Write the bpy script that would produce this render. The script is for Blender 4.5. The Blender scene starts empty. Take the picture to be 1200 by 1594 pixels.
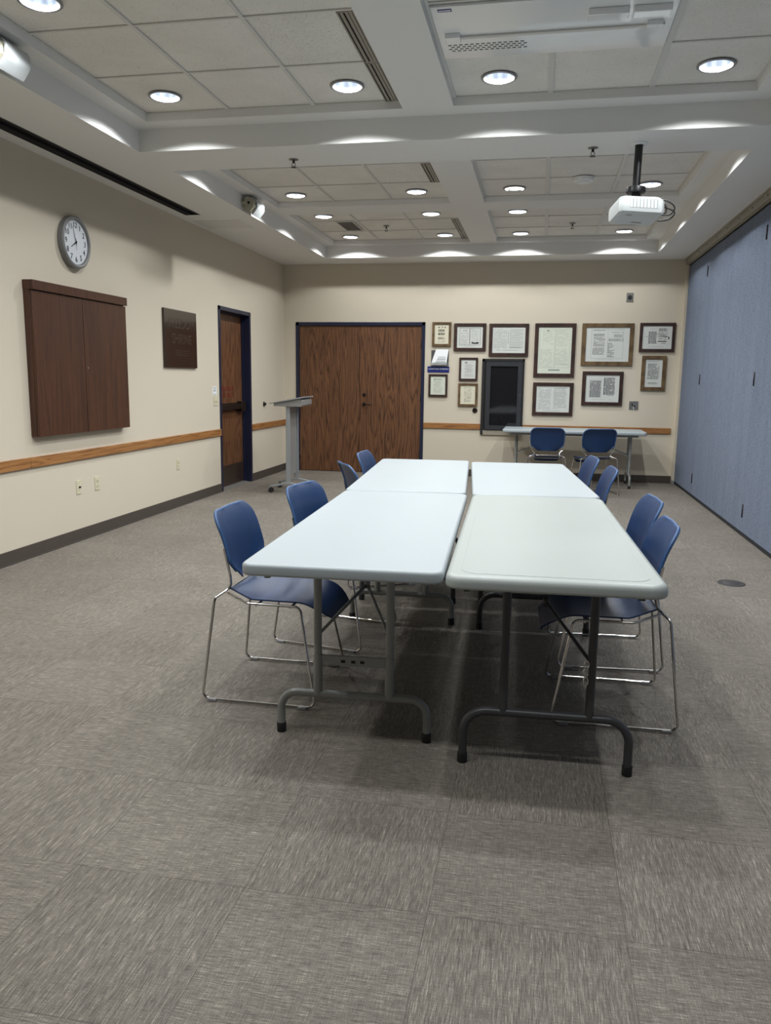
import bpy, bmesh, math, random
from mathutils import Vector, Matrix, Euler
PI = math.pi
R = math.radians
random.seed(7)
SC = bpy.context.scene
COL = SC.collection

# ------------------------------------------------------------------ camera, world, exposure
XL, XR, D, H0, H1, H2 = -3.732, 1.838, 11.405, 2.977, 3.131, 3.18
YB = -4.66                                   # wall behind the camera
yaw, pitch, roll = 0.1891, -0.1662, 0.0133
f_ = Vector((-math.sin(yaw)*math.cos(pitch), math.cos(yaw)*math.cos(pitch), math.sin(pitch)))
r_ = Vector((math.cos(yaw), math.sin(yaw), 0)); u_ = r_.cross(f_)
r2 = r_*math.cos(roll)+u_*math.sin(roll); u2 = -r_*math.sin(roll)+u_*math.cos(roll)
cam = bpy.data.objects.new('camera', bpy.data.cameras.new('camera')); COL.objects.link(cam)
cam.matrix_world = Matrix(((r2.x, u2.x, -f_.x, 0), (r2.y, u2.y, -f_.y, 0), (r2.z, u2.z, -f_.z, 1.3682), (0, 0, 0, 1)))
cam.data.sensor_fit = 'VERTICAL'; cam.data.sensor_height = 24.0; cam.data.lens = 24.0*1234.66/1594
cam.data.clip_start = 0.05
SC.camera = cam
w = bpy.data.worlds.new('world'); SC.world = w; w.use_nodes = True
w.node_tree.nodes['Background'].inputs[0].default_value = (0.6, 0.63, 0.7, 1)
w.node_tree.nodes['Background'].inputs[1].default_value = 0.0
SC.view_settings.view_transform = 'Standard'; SC.view_settings.look = 'None'
SC.view_settings.gamma = 1; SC.view_settings.use_curve_mapping = False
SC.view_settings.exposure = 0.0
LAMP_POWER = 44.0
LAMP_COLOR = (0.95, 0.98, 1.0)
LAMP_ROWS = [10.46, 9.139, 8.083, 6.72, 5.218, 3.87, 2.85, 1.5]
LAMP_COLS = [-2.5115, -1.2797, -0.3324, 0.9135]

# ------------------------------------------------------------------ materials
MATS = {}
def lin(c):
    return tuple(((v/255)/12.92 if v/255 <= 0.04045 else ((v/255+0.055)/1.055)**2.4) for v in c)+(1,)
def mat(name, rgb=None, rough=0.6, metal=0.0, spec=0.5, bump=0, bscale=200, var=0.0, vscale=8, coat=0, emit=None, es=0):
    if name in MATS: return MATS[name]
    m = bpy.data.materials.new(name); m.use_nodes = True; nt = m.node_tree; b = nt.nodes['Principled BSDF']
    c = lin(rgb)
    b.inputs['Base Color'].default_value = c
    b.inputs['Roughness'].default_value = rough; b.inputs['Metallic'].default_value = metal
    b.inputs['Specular IOR Level'].default_value = spec
    b.inputs['Coat Weight'].default_value = coat
    if emit: b.inputs['Emission Color'].default_value = emit; b.inputs['Emission Strength'].default_value = es
    tc = nt.nodes.new('ShaderNodeTexCoord')
    if var:
        n = nt.nodes.new('ShaderNodeTexNoise'); n.inputs['Scale'].default_value = vscale; n.inputs['Detail'].default_value = 5
        nt.links.new(tc.outputs['Object'], n.inputs['Vector'])
        mx = nt.nodes.new('ShaderNodeMix'); mx.data_type = 'RGBA'
        mx.inputs[6].default_value = tuple(v*(1-var) for v in c[:3])+(1,); mx.inputs[7].default_value = tuple(min(1, v*(1+var)) for v in c[:3])+(1,)
        nt.links.new(n.outputs['Fac'], mx.inputs[0]); nt.links.new(mx.outputs[2], b.inputs['Base Color'])
    if bump:
        n = nt.nodes.new('ShaderNodeTexNoise'); n.inputs['Scale'].default_value = bscale; n.inputs['Detail'].default_value = 3
        nt.links.new(tc.outputs['Object'], n.inputs['Vector'])
        bp = nt.nodes.new('ShaderNodeBump'); bp.inputs['Strength'].default_value = bump; bp.inputs['Distance'].default_value = 0.002
        nt.links.new(n.outputs['Fac'], bp.inputs['Height']); nt.links.new(bp.outputs[0], b.inputs['Normal'])
    MATS[name] = m
    return m

class NT:
    def __init__(s, m): s.nt = m.node_tree
    def n(s, t, **k):
        x = s.nt.nodes.new(t)
        for a, v in k.items(): setattr(x, a, v)
        return x
    def l(s, a, b): s.nt.links.new(a, b)
    def math(s, op, a, b=None, c=None):
        x = s.n('ShaderNodeMath', operation=op)
        for i, v in enumerate((a, b, c)):
            if v is None: continue
            if isinstance(v, (int, float)): x.inputs[i].default_value = v
            else: s.l(v, x.inputs[i])
        return x.outputs[0]
    def ramp(s, fac, stops):
        x = s.n('ShaderNodeValToRGB'); s.l(fac, x.inputs[0]); e = x.color_ramp.elements
        e[0].position, e[0].color = stops[0]; e[1].position, e[1].color = stops[-1]
        for p, c in stops[1:-1]:
            q = e.new(p); q.color = c
        return x.outputs[0]
    def noise(s, vec, scale, detail=4, rough=0.5):
        x = s.n('ShaderNodeTexNoise'); x.inputs['Scale'].default_value = scale; x.inputs['Detail'].default_value = detail
        x.inputs['Roughness'].default_value = rough
        s.l(vec, x.inputs['Vector']); return x.outputs['Fac']
    def mapping(s, vec, scale=(1, 1, 1), loc=(0, 0, 0), rot=(0, 0, 0)):
        x = s.n('ShaderNodeMapping'); s.l(vec, x.inputs['Vector'])
        x.inputs['Scale'].default_value = scale; x.inputs['Location'].default_value = loc; x.inputs['Rotation'].default_value = rot
        return x.outputs[0]

def wood(name, c1, c2, c3, scale=(1, 1, 1), rings=26, rough=0.35, ns=1.0, fine=0.5):
    """figured grain; the long direction is the axis with the small scale"""
    m = bpy.data.materials.new(name); m.use_nodes = True; g = NT(m); b = m.node_tree.nodes['Principled BSDF']
    tc = g.n('ShaderNodeTexCoord').outputs['Object']
    v = g.mapping(tc, scale)
    n = g.noise(v, ns, 2.5, 0.45)
    s = g.math('FRACT', g.math('MULTIPLY', n, rings))
    s2 = g.math('PINGPONG', s, 0.5)
    s3 = g.math('MULTIPLY', s2, 2.0)
    col = g.ramp(s3, [(0.0, lin(c3)), (0.35, lin(c2)), (1.0, lin(c1))])
    fv = g.mapping(tc, tuple(x*14 for x in scale))
    fn = g.noise(fv, 3.0, 4, 0.7)
    fc = g.ramp(fn, [(0.35, (1-fine, 1-fine, 1-fine, 1)), (0.62, (1.08, 1.08, 1.08, 1))])
    mx = g.n('ShaderNodeMix', data_type='RGBA', blend_type='MULTIPLY'); mx.inputs[0].default_value = 1
    g.l(col, mx.inputs[6]); g.l(fc, mx.inputs[7]); g.l(mx.outputs[2], b.inputs['Base Color'])
    b.inputs['Roughness'].default_value = rough
    return m

M_wall = mat('wall_paint', (204, 194, 175), rough=0.75, bump=0.25, bscale=90, var=0.02, vscale=1.3)
M_ceil = mat('ceiling_paint', (228, 227, 223), rough=0.8, bump=0.06, bscale=160)
M_bar = mat('ceiling_grid_metal', (214, 212, 206), rough=0.5)
M_navy = mat('navy_door_frame_paint', (26, 32, 56), rough=0.35, bump=0.03, bscale=60)
M_base = mat('brown_rubber_base', (72, 64, 58), rough=0.5, var=0.06)
M_white_pl = mat('cool_white_plastic', (166, 174, 177), rough=0.42, bump=0.08, bscale=300, var=0.02, vscale=6)
M_cream_pl = mat('ivory_white_plastic', (163, 169, 165), rough=0.38, bump=0.08, bscale=300, var=0.02, vscale=6)
M_grayleg = mat('grey_powder_coated_steel', (146, 148, 145), rough=0.4, metal=0.2)
M_darkleg = mat('charcoal_powder_coated_steel', (66, 66, 68), rough=0.38, metal=0.2)
M_rubber = mat('black_rubber', (18, 18, 19), rough=0.6)
M_chrome = mat('polished_chrome', (205, 203, 200), rough=0.14, metal=1.0)
M_blue = mat('blue_moulded_plastic', (18, 49, 90), rough=0.42, bump=0.12, bscale=500, var=0.04, vscale=12)
M_bluerim = mat('highlit_blue_plastic_rim', (52, 84, 128), rough=0.4)  # highlight on the rolled backrest edge, painted in as a lighter blue
M_glide = mat('clear_grey_nylon', (150, 150, 152), rough=0.3)
M_black = mat('black_painted_metal', (24, 23, 24), rough=0.4)
M_blackm = mat('matte_black_felt', (14, 13, 14), rough=0.95)
M_alu = mat('satin_grey_aluminium', (160, 165, 168), rough=0.4, metal=0.55)
M_silver = mat('silver_grey_plastic', (148, 148, 146), rough=0.38, metal=0.3)
M_white = mat('white_satin_plastic', (232, 234, 234), rough=0.4)
M_ivory = mat('ivory_switch_plastic', (205, 200, 172), rough=0.4)
M_steel = mat('brushed_steel', (150, 148, 144), rough=0.35, metal=0.8)
M_ink = mat('black_printing_ink', (92, 93, 96), rough=0.8)
M_inkd = mat('dense_black_ink', (22, 22, 26), rough=0.8)
M_inkl = mat('faded_grey_ink', (140, 143, 140), rough=0.8)
M_paper = mat('white_paper', (202, 204, 198), rough=0.6, var=0.02, vscale=20)
M_cream = mat('cream_paper', (212, 207, 184), rough=0.6, var=0.02, vscale=20)
M_green = mat('pale_green_paper', (205, 210, 194), rough=0.6, var=0.02, vscale=20)
M_fdark = wood('dark_walnut_frame', (64, 42, 34), (54, 35, 29), (42, 28, 24), (3, 3, 3), 6, 0.4, fine=0.25)
M_ftan = wood('olive_brown_wood_frame', (112, 90, 60), (98, 77, 50), (80, 62, 40), (3, 3, 3), 6, 0.4, fine=0.25)
M_door = wood('dark_oak_veneer', (118, 80, 52), (102, 67, 42), (68, 42, 27), (7.5, 7.5, 0.55), 15, 0.4, 1.0, 0.35)
M_cab = wood('walnut_laminate', (82, 48, 30), (74, 43, 27), (62, 35, 22), (7, 7, 0.35), 9, 0.35, 1.0, 0.35)
M_rail = wood('honey_oak_rail', (176, 118, 62), (160, 104, 52), (132, 82, 40), (1.5, 1.5, 25), 10, 0.4, 1.0, 0.3)
M_screw = mat('dark_bronze_metal', (44, 36, 32), rough=0.35, metal=0.6)
M_plaque = mat('dark_bronze_gloss_plate', (44, 31, 25), rough=0.16, spec=0.5, coat=0.3)
M_plaquet = mat('bronze_plate_lettering', (66, 54, 46), rough=0.25)
M_clockrim = mat('grey_clock_rim', (128, 128, 128), rough=0.4, metal=0.2)
M_clockface = mat('white_clock_dial', (212, 216, 220), rough=0.5)
M_red = mat('dark_red_lettering', (112, 30, 26), rough=0.5)
M_bluelab = mat('royal_blue_label', (22, 38, 112), rough=0.35)
M_kick = mat('brown_kick_plate', (60, 48, 40), rough=0.35, metal=0.3)
M_greyseal = mat('dark_grey_seal', (34, 36, 42), rough=0.7)
M_track = mat('beige_header_track', (150, 143, 128), rough=0.45)
M_panelw = mat('gloss_white_steel', (240, 242, 241), rough=0.12, coat=0.6)
M_slat = mat('grey_diffuser_slat', (150, 143, 132), rough=0.5)
M_gcase = mat('charcoal_case_frame', (58, 60, 64), rough=0.35, metal=0.3)
M_beigem = mat('beige_speaker_shell', (168, 164, 146), rough=0.45)
M_grille = mat('white_perforated_grille', (188, 192, 192), rough=0.45, bump=0.6, bscale=700)
M_closet = mat('grille_back_shade', (96, 92, 84), rough=0.8)
M_floorcap = mat('dark_floor_box_lid', (58, 55, 54), rough=0.5)
M_retg = mat('grey_return_grille', (120, 116, 108), rough=0.6)

def carpet():
    m = bpy.data.materials.new('grey_carpet_tiles'); m.use_nodes = True; g = NT(m); b = m.node_tree.nodes['Principled BSDF']
    tc = g.n('ShaderNodeTexCoord').outputs['Object']
    v = g.mapping(tc, (2, 2, 2), (-0.54, -3.70, 0))
    sx = g.n('ShaderNodeSeparateXYZ'); g.l(v, sx.inputs[0])
    fx = g.math('FLOOR', sx.outputs[0]); fy = g.math('FLOOR', sx.outputs[1])
    chk = g.math('FRACT', g.math('MULTIPLY', g.math('ADD', fx, fy), 0.5))     # 0 or 0.5
    isx = g.math('LESS_THAN', chk, 0.25)
    def streak(scale, seed):
        vv = g.mapping(tc, scale, (seed, seed*2, seed*.3))
        a = g.noise(vv, 1.0, 3, 0.6)
        return a
    A = streak((26, 640, 1), 3.1); B = streak((640, 26, 1), 7.7)
    A2 = streak((10, 240, 1), 1.1); B2 = streak((240, 10, 1), 5.7)
    def pick(a, b_):
        x = g.n('ShaderNodeMix'); g.l(isx, x.inputs[0]); g.l(a, x.inputs[2]); g.l(b_, x.inputs[3]); return x.outputs[0]
    main = pick(A, B); cross = pick(B, A); broad = pick(A2, B2)
    wn = g.noise(tc, 420, 2, 0.6)
    s = g.math('ADD', g.math('MULTIPLY', main, 0.40), g.math('MULTIPLY', cross, 0.2))
    s = g.math('ADD', s, g.math('MULTIPLY', broad, 0.16))
    s = g.math('ADD', s, g.math('MULTIPLY', wn, 0.24))
    tn = g.n('ShaderNodeTexWhiteNoise', noise_dimensions='2D')
    cb = g.n('ShaderNodeCombineXYZ'); g.l(fx, cb.inputs[0]); g.l(fy, cb.inputs[1]); g.l(cb.outputs[0], tn.inputs['Vector'])
    s = g.math('ADD', s, g.math('MULTIPLY', g.math('SUBTRACT', tn.outputs['Value'], 0.5), 0.016))
    col = g.ramp(s, [(0.37, lin((62, 58, 53))), (0.47, lin((107, 101, 93))), (0.54, lin((130, 123, 113))), (0.63, lin((194, 186, 172)))])
    # seams
    ex = g.math('ABSOLUTE', g.math('SUBTRACT', g.math('FRACT', sx.outputs[0]), 0.5))
    ey = g.math('ABSOLUTE', g.math('SUBTRACT', g.math('FRACT', sx.outputs[1]), 0.5))
    seam = g.math('GREATER_THAN', g.math('MAXIMUM', ex, ey), 0.497)
    mx = g.n('ShaderNodeMix', data_type='RGBA'); g.l(g.math('MULTIPLY', seam, 0.45), mx.inputs[0]); g.l(col, mx.inputs[6]); mx.inputs[7].default_value = lin((60, 55, 50))
    # soft soiling patches
    st = g.noise(tc, 1.6, 4, 0.55)
    sc = g.ramp(st, [(0.3, (0.9, 0.89, 0.88, 1)), (0.65, (1.05, 1.05, 1.05, 1))])
    m2 = g.n('ShaderNodeMix', data_type='RGBA', blend_type='MULTIPLY'); m2.inputs[0].default_value = 1
    g.l(mx.outputs[2], m2.inputs[6]); g.l(sc, m2.inputs[7]); g.l(m2.outputs[2], b.inputs['Base Color'])
    bp = g.n('ShaderNodeBump'); bp.inputs['Strength'].default_value = 0.5; bp.inputs['Distance'].default_value = 0.003
    g.l(s, bp.inputs['Height']); g.l(bp.outputs[0], b.inputs['Normal'])
    b.inputs['Roughness'].default_value = 0.75; b.inputs['Specular IOR Level'].default_value = 0.35
    return m
M_carpet = carpet()

def fabric():
    m = bpy.data.materials.new('slate_blue_woven_fabric'); m.use_nodes = True; g = NT(m); b = m.node_tree.nodes['Principled BSDF']
    tc = g.n('ShaderNodeTexCoord').outputs['Object']
    a = g.noise(g.mapping(tc, (1, 12, 160)), 1, 3, 0.6); c = g.noise(g.mapping(tc, (1, 160, 10)), 1, 3, 0.6)
    d = g.noise(g.mapping(tc, (1, 5, 0.6)), 1, 3, 0.6)
    s = g.math('ADD', g.math('MULTIPLY', g.math('ADD', a, c), 0.42), g.math('MULTIPLY', d, 0.16))
    col = g.ramp(s, [(0.38, lin((92, 101, 118))), (0.62, lin((124, 133, 150)))])
    g.l(col, b.inputs['Base Color']); b.inputs['Roughness'].default_value = 0.9; b.inputs['Specular IOR Level'].default_value = 0.2
    bp = g.n('ShaderNodeBump'); bp.inputs['Strength'].default_value = 0.3; bp.inputs['Distance'].default_value = 0.002
    g.l(s, bp.inputs['Height']); g.l(bp.outputs[0], b.inputs['Normal'])
    return m
M_fabric = fabric()

def tile_mat(name='mineral_fibre_tile', dark=0.0):
    m = bpy.data.materials.new(name); m.use_nodes = True; g = NT(m); b = m.node_tree.nodes['Principled BSDF']
    tc = g.n('ShaderNodeTexCoord').outputs['Object']
    n = g.noise(tc, 110, 3, 0.7); n2 = g.noise(tc, 2.2, 3, 0.6)
    p = g.ramp(n, [(0.30, (0.45, 0.43, 0.40, 1)), (0.40+dark, (1, 1, 1, 1))])
    base = g.ramp(n2, [(0.3, lin((224, 221, 213))), (0.7, lin((236, 233, 226)))])
    mx = g.n('ShaderNodeMix', data_type='RGBA', blend_type='MULTIPLY'); mx.inputs[0].default_value = 0.75
    g.l(base, mx.inputs[6]); g.l(p, mx.inputs[7]); g.l(mx.outputs[2], b.inputs['Base Color'])
    b.inputs['Roughness'].default_value = 0.9; b.inputs['Specular IOR Level'].default_value = 0.2
    bp = g.n('ShaderNodeBump'); bp.inputs['Strength'].default_value = 0.5; bp.inputs['Distance'].default_value = 0.003
    g.l(n, bp.inputs['Height']); g.l(bp.outputs[0], b.inputs['Normal'])
    return m
M_tile = tile_mat(); M_tiled = tile_mat('dusty_mineral_fibre_tile', 0.06)

def lamp_mat(name, c1, c2, s1, s2, n_streak):
    m = bpy.data.materials.new(name); m.use_nodes = True; g = NT(m); b = m.node_tree.nodes['Principled BSDF']
    tc = g.n('ShaderNodeTexCoord').outputs['Object']
    sx = g.n('ShaderNodeSeparateXYZ'); g.l(tc, sx.inputs[0])
    a = g.math('ARCTAN2', sx.outputs[1], sx.outputs[0])
    s = g.math('SINE', g.math('MULTIPLY', a, n_streak))
    n = g.noise(g.mapping(tc, (25, 25, 6)), 1, 2, 0.6)
    t = g.math('ADD', g.math('MULTIPLY', s, 0.2), n)
    col = g.ramp(t, [(0.25, c1), (0.75, c2)])
    st = g.ramp(t, [(0.25, (s1, s1, s1, 1)), (0.75, (1, 1, 1, 1))])
    g.l(col, b.inputs['Emission Color'])
    g.l(g.math('MULTIPLY', st, s2), b.inputs['Emission Strength'])
    b.inputs['Base Color'].default_value = (0.5, 0.5, 0.5, 1); b.inputs['Roughness'].default_value = 0.3; b.inputs['Metallic'].default_value = 0.5
    return m
M_lamp = lamp_mat('lit_downlight_reflector', (0.40, 0.55, 0.80, 1), (0.80, 0.90, 1.0, 1), 0.45, 0.85, 9)
M_lampw = lamp_mat('lit_open_lamp_white', (0.85, 0.84, 0.78, 1), (1, 1, 0.96, 1), 0.8, 1.4, 5)
M_ltrim = mat('satin_trim_ring', (150, 150, 152), rough=0.35, metal=0.5)

def glass_mat():
    m = bpy.data.materials.new('dark_display_glass'); m.use_nodes = True; nt = m.node_tree; b = nt.nodes['Principled BSDF']
    b.inputs['Base Color'].default_value = (0.012, 0.012, 0.014, 1); b.inputs['Roughness'].default_value = 0.04
    b.inputs['Specular IOR Level'].default_value = 0.5
    return m
M_glass = glass_mat()
def acrylic_mat():
    m = bpy.data.materials.new('clear_acrylic'); m.use_nodes = True; b = m.node_tree.nodes['Principled BSDF']
    b.inputs['Base Color'].default_value = (0.92, 0.94, 0.92, 1); b.inputs['Roughness'].default_value = 0.08
    b.inputs['Transmission Weight'].default_value = 0.9; b.inputs['IOR'].default_value = 1.2
    return m
M_acr = acrylic_mat()

# ------------------------------------------------------------------ mesh helpers
class MB:
    def __init__(s): s.v = []; s.f = []; s.m = []; s.k = 0
    def mi(s, k): s.k = k; return s
    def add(s, vs, fs):
        o = len(s.v); s.v += [tuple(x) for x in vs]
        for f in fs: s.f.append([i+o for i in f]); s.m.append(s.k)
        return s
    def box(s, a, b):
        x0, y0, z0 = a; x1, y1, z1 = b
        if x0 > x1: x0, x1 = x1, x0
        if y0 > y1: y0, y1 = y1, y0
        if z0 > z1: z0, z1 = z1, z0
        vs = [(x0, y0, z0), (x1, y0, z0), (x1, y1, z0), (x0, y1, z0), (x0, y0, z1), (x1, y0, z1), (x1, y1, z1), (x0, y1, z1)]
        return s.add(vs, [(0, 3, 2, 1), (4, 5, 6, 7), (0, 1, 5, 4), (1, 2, 6, 5), (2, 3, 7, 6), (3, 0, 4, 7)])
    def quad(s, a, b, c, d): return s.add([a, b, c, d], [(0, 1, 2, 3)])
    def tube(s, pts, r, n=10, cap=True, closed=False):
        P = [Vector(p) for p in pts]; N = len(P)
        rs = r if isinstance(r, (list, tuple)) else [r]*N
        up = None; rings = []
        for i, p in enumerate(P):
            if closed: t = (P[(i+1) % N]-P[i-1])
            else: t = (P[min(i+1, N-1)]-P[max(i-1, 0)])
            t.normalize()
            if up is None:
                a = Vector((0, 0, 1)) if abs(t.z) < 0.9 else Vector((1, 0, 0))
                up = (a-t*a.dot(t)).normalized()
            else: up = (up-t*up.dot(t)).normalized()
            sd = t.cross(up)
            # mitre correction
            rings.append([p+(up*math.cos(2*PI*k/n)+sd*math.sin(2*PI*k/n))*rs[i] for k in range(n)])
        vs = [q for rg in rings for q in rg]; fs = []
        M = N if closed else N-1
        for i in range(M):
            j = (i+1) % N
            for k in range(n):
                fs.append((i*n+k, i*n+(k+1) % n, j*n+(k+1) % n, j*n+k))
        if cap and not closed:
            fs.append(tuple(range(n))[::-1]); fs.append(tuple((N-1)*n+k for k in range(n)))
        return s.add(vs, fs)
    def cyl(s, a, b, r, n=20, r2=None):
        return s.tube([a, b], [r, r if r2 is None else r2], n)
    def lathe(s, prof, c=(0, 0, 0), n=32, axis='z', caps=True):
        vs = []; N = len(prof)
        for r, h in prof:
            for k in range(n):
                a = 2*PI*k/n; x, y = r*math.cos(a), r*math.sin(a)
                if axis == 'z': vs.append((c[0]+x, c[1]+y, c[2]+h))
                elif axis == 'x': vs.append((c[0]+h, c[1]+x, c[2]+y))
                else: vs.append((c[0]+y, c[1]+h, c[2]+x))
        fs = []
        for i in range(N-1):
            for k in range(n): fs.append((i*n+k, i*n+(k+1) % n, (i+1)*n+(k+1) % n, (i+1)*n+k))
        if caps:
            if prof[0][0] > 1e-6: fs.append(tuple(range(n))[::-1])
            if prof[-1][0] > 1e-6: fs.append(tuple((N-1)*n+k for k in range(n)))
        return s.add(vs, fs)
    def prism(s, poly, a, b, axis='y'):
        """poly: list of 2D points; extruded from a to b on the axis"""
        def P(u, v, h): return {'y': (u, h, v), 'x': (h, u, v), 'z': (u, v, h)}[axis]
        n = len(poly); vs = [P(u, v, a) for u, v in poly]+[P(u, v, b) for u, v in poly]
        fs = [tuple(range(n)), tuple(range(n, 2*n))[::-1]]+[(i, i+n, (i+1) % n+n, (i+1) % n) for i in range(n)]
        return s.add(vs, fs)
    def rslab(s, hx, hy, z0, z1, rad, bev=0.006, seg=6, bevb=None):
        bevb = bev if bevb is None else bevb
        rings = []
        def ring(ins, z):
            out = []
            rr = max(rad-ins, 0.001)
            for cx, cy, a0 in ((1, 1, 0), (-1, 1, 90), (-1, -1, 180), (1, -1, 270)):
                for k in range(seg+1):
                    a = R(a0+90*k/seg)
                    out.append((cx*(hx-rad)+rr*math.cos(a), cy*(hy-rad)+rr*math.sin(a), z))
            return out
        prof = []
        for k in range(4): 
            a = PI/2*k/3; prof.append((bevb*(1-math.sin(a)), z0+bevb*(1-math.cos(a))))
        for k in range(4):
            a = PI/2*k/3; prof.append((bev*(1-math.cos(a)), z1-bev*(1-math.sin(a))))
        n = 4*(seg+1); vs = []; fs = []
        for ins, z in prof: vs += ring(ins, z)
        for i in range(len(prof)-1):
            for k in range(n): fs.append((i*n+k, i*n+(k+1) % n, (i+1)*n+(k+1) % n, (i+1)*n+k))
        fs.append(tuple(range(n))[::-1]); fs.append(tuple((len(prof)-1)*n+k for k in range(n)))
        return s.add(vs, fs)
    def shell(s, fn, nu, nv, th):
        """fn(u,v)->point; a thick curved sheet"""
        P = [[Vector(fn(-1+2*i/nu, j/nv)) for i in range(nu+1)] for j in range(nv+1)]
        F = []; B = []
        for j in range(nv+1):
            for i in range(nu+1):
                du = P[j][min(i+1, nu)]-P[j][max(i-1, 0)]; dv = P[min(j+1, nv)][i]-P[max(j-1, 0)][i]
                nn = du.cross(dv)
                nn = nn.normalized() if nn.length > 1e-9 else Vector((0, 0, 1))
                F.append(P[j][i]+nn*th/2); B.append(P[j][i]-nn*th/2)
        o = len(F); W = nu+1; fs = []
        for j in range(nv):
            for i in range(nu):
                a, b, c, d = j*W+i, j*W+i+1, (j+1)*W+i+1, (j+1)*W+i
                fs.append((a, b, c, d)); fs.append((a+o, d+o, c+o, b+o))
        loop = [i for i in range(nu+1)]+[j*W+nu for j in range(1, nv+1)]+[nv*W+i for i in range(nu-1, -1, -1)]+[j*W for j in range(nv-1, 0, -1)]
        for k in range(len(loop)):
            a, b = loop[k], loop[(k+1) % len(loop)]
            fs.append((b, a, a+o, b+o))
        return s.add(F+B, fs)
    def build(s, name, mats, parent=None, smooth=True, bevel=0, loc=None):
        me = bpy.data.meshes.new(name); me.from_pydata(s.v, [], s.f)
        if not isinstance(mats, (list, tuple)): mats = [mats]
        for m in mats: me.materials.append(m)
        for p, k in zip(me.polygons, s.m): p.material_index = k
        flat = [i for i, f in enumerate(s.f) if len(f) > 7]
        bm = bmesh.new(); bm.from_mesh(me); bmesh.ops.recalc_face_normals(bm, faces=bm.faces); bm.to_mesh(me); bm.free()
        if smooth:
            me.shade_smooth(); me.set_sharp_from_angle(angle=R(35))
            for i in flat: me.polygons[i].use_smooth = False
        o = bpy.data.objects.new(name, me); COL.objects.link(o)
        if parent: o.parent = parent
        if loc: o.location = loc
        if bevel:
            b = o.modifiers.new('bevel', 'BEVEL'); b.width = bevel; b.segments = 2; b.limit_method = 'ANGLE'; b.angle_limit = R(40)
        return o

def fillet(pts, r, seg=5):
    """round the corners of a polyline"""
    P = [Vector(p) for p in pts]; out = [P[0]]
    for i in range(1, len(P)-1):
        rr = r[i] if isinstance(r, (list, tuple)) else r
        a = (P[i-1]-P[i]); b = (P[i+1]-P[i]); la, lb = a.length, b.length; a.normalize(); b.normalize()
        ang = a.angle(b)
        if rr <= 0 or ang > 3.1: out.append(P[i]); continue
        d = min(rr/math.tan(ang/2), la*.49, lb*.49); rad = d*math.tan(ang/2)
        bis = (a+b).normalized(); c = P[i]+bis*(rad/math.sin(ang/2))
        s0 = P[i]+a*d-c; s1 = P[i]+b*d-c
        for k in range(seg+1):
            t = k/seg; tot = s0.angle(s1)
            q = (s0*math.sin((1-t)*tot)+s1*math.sin(t*tot))/math.sin(tot)
            out.append(c+q)
    out.append(P[-1]); return out

def tag(o, label=None, cat=None, group=None, kind=None):
    if label: o['label'] = label
    if cat: o['category'] = cat
    if group: o['group'] = group
    if kind: o['kind'] = kind
    return o
def thing(name, label, cat, loc=(0, 0, 0), rz=0, group=None):
    o = bpy.data.objects.new(name, None); COL.objects.link(o); o.empty_display_size = .1
    o.location = loc; o.rotation_euler = (0, 0, rz)
    return tag(o, label, cat, group)
def struct(o): o['kind'] = 'structure'; return o
def dup(root, loc, rz, label, group=None):
    r = root.copy(); COL.objects.link(r); r.location = loc; r.rotation_euler = (0, 0, rz); r['label'] = label
    if group: r['group'] = group
    for ch in list(root.children):
        c = ch.copy(); COL.objects.link(c); c.parent = r
        for gch in ch.children:
            d = gch.copy(); COL.objects.link(d); d.parent = c
    return r
def text_mesh(name, body, size, m, parent, matrix, width=None, align='CENTER', depth=0.0008):
    cu = bpy.data.curves.new(name, 'FONT'); cu.body = body; cu.size = size; cu.align_x = align; cu.align_y = 'CENTER'; cu.extrude = depth
    tmp = bpy.data.objects.new(name+'_tmp', cu); COL.objects.link(tmp)
    bpy.context.view_layer.update()
    me = bpy.data.meshes.new_from_object(tmp.evaluated_get(bpy.context.evaluated_depsgraph_get()))
    bpy.data.objects.remove(tmp); bpy.data.curves.remove(cu)
    me.materials.clear(); me.materials.append(m)
    if width:
        xs = [v.co.x for v in me.vertices]; sc = width/(max(xs)-min(xs))
        for v in me.vertices: v.co.x *= sc
    me.transform(matrix)
    o = bpy.data.objects.new(name, me); COL.objects.link(o)
    if parent: o.parent = parent
    return o
# text planes: facing +X on the left wall (reads along +Y), facing -Y on the far wall (reads along +X)
def M_faceX(loc): return Matrix.Translation(loc) @ Matrix(((0, 0, 1, 0), (1, 0, 0, 0), (0, 1, 0, 0), (0, 0, 0, 1)))
def M_faceY(loc): return Matrix.Translation(loc) @ Matrix(((1, 0, 0, 0), (0, 0, -1, 0), (0, 1, 0, 0), (0, 0, 0, 1)))
def M_faceD(loc): return Matrix.Translation(loc) @ Matrix(((1, 0, 0, 0), (0, -1, 0, 0), (0, 0, -1, 0), (0, 0, 0, 1)))

# ------------------------------------------------------------------ room shell
struct(MB().box((XL-.2, YB-.2, -.12), (XR+.4, D+.2, 0)).build('floor', M_carpet, smooth=False))
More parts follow.
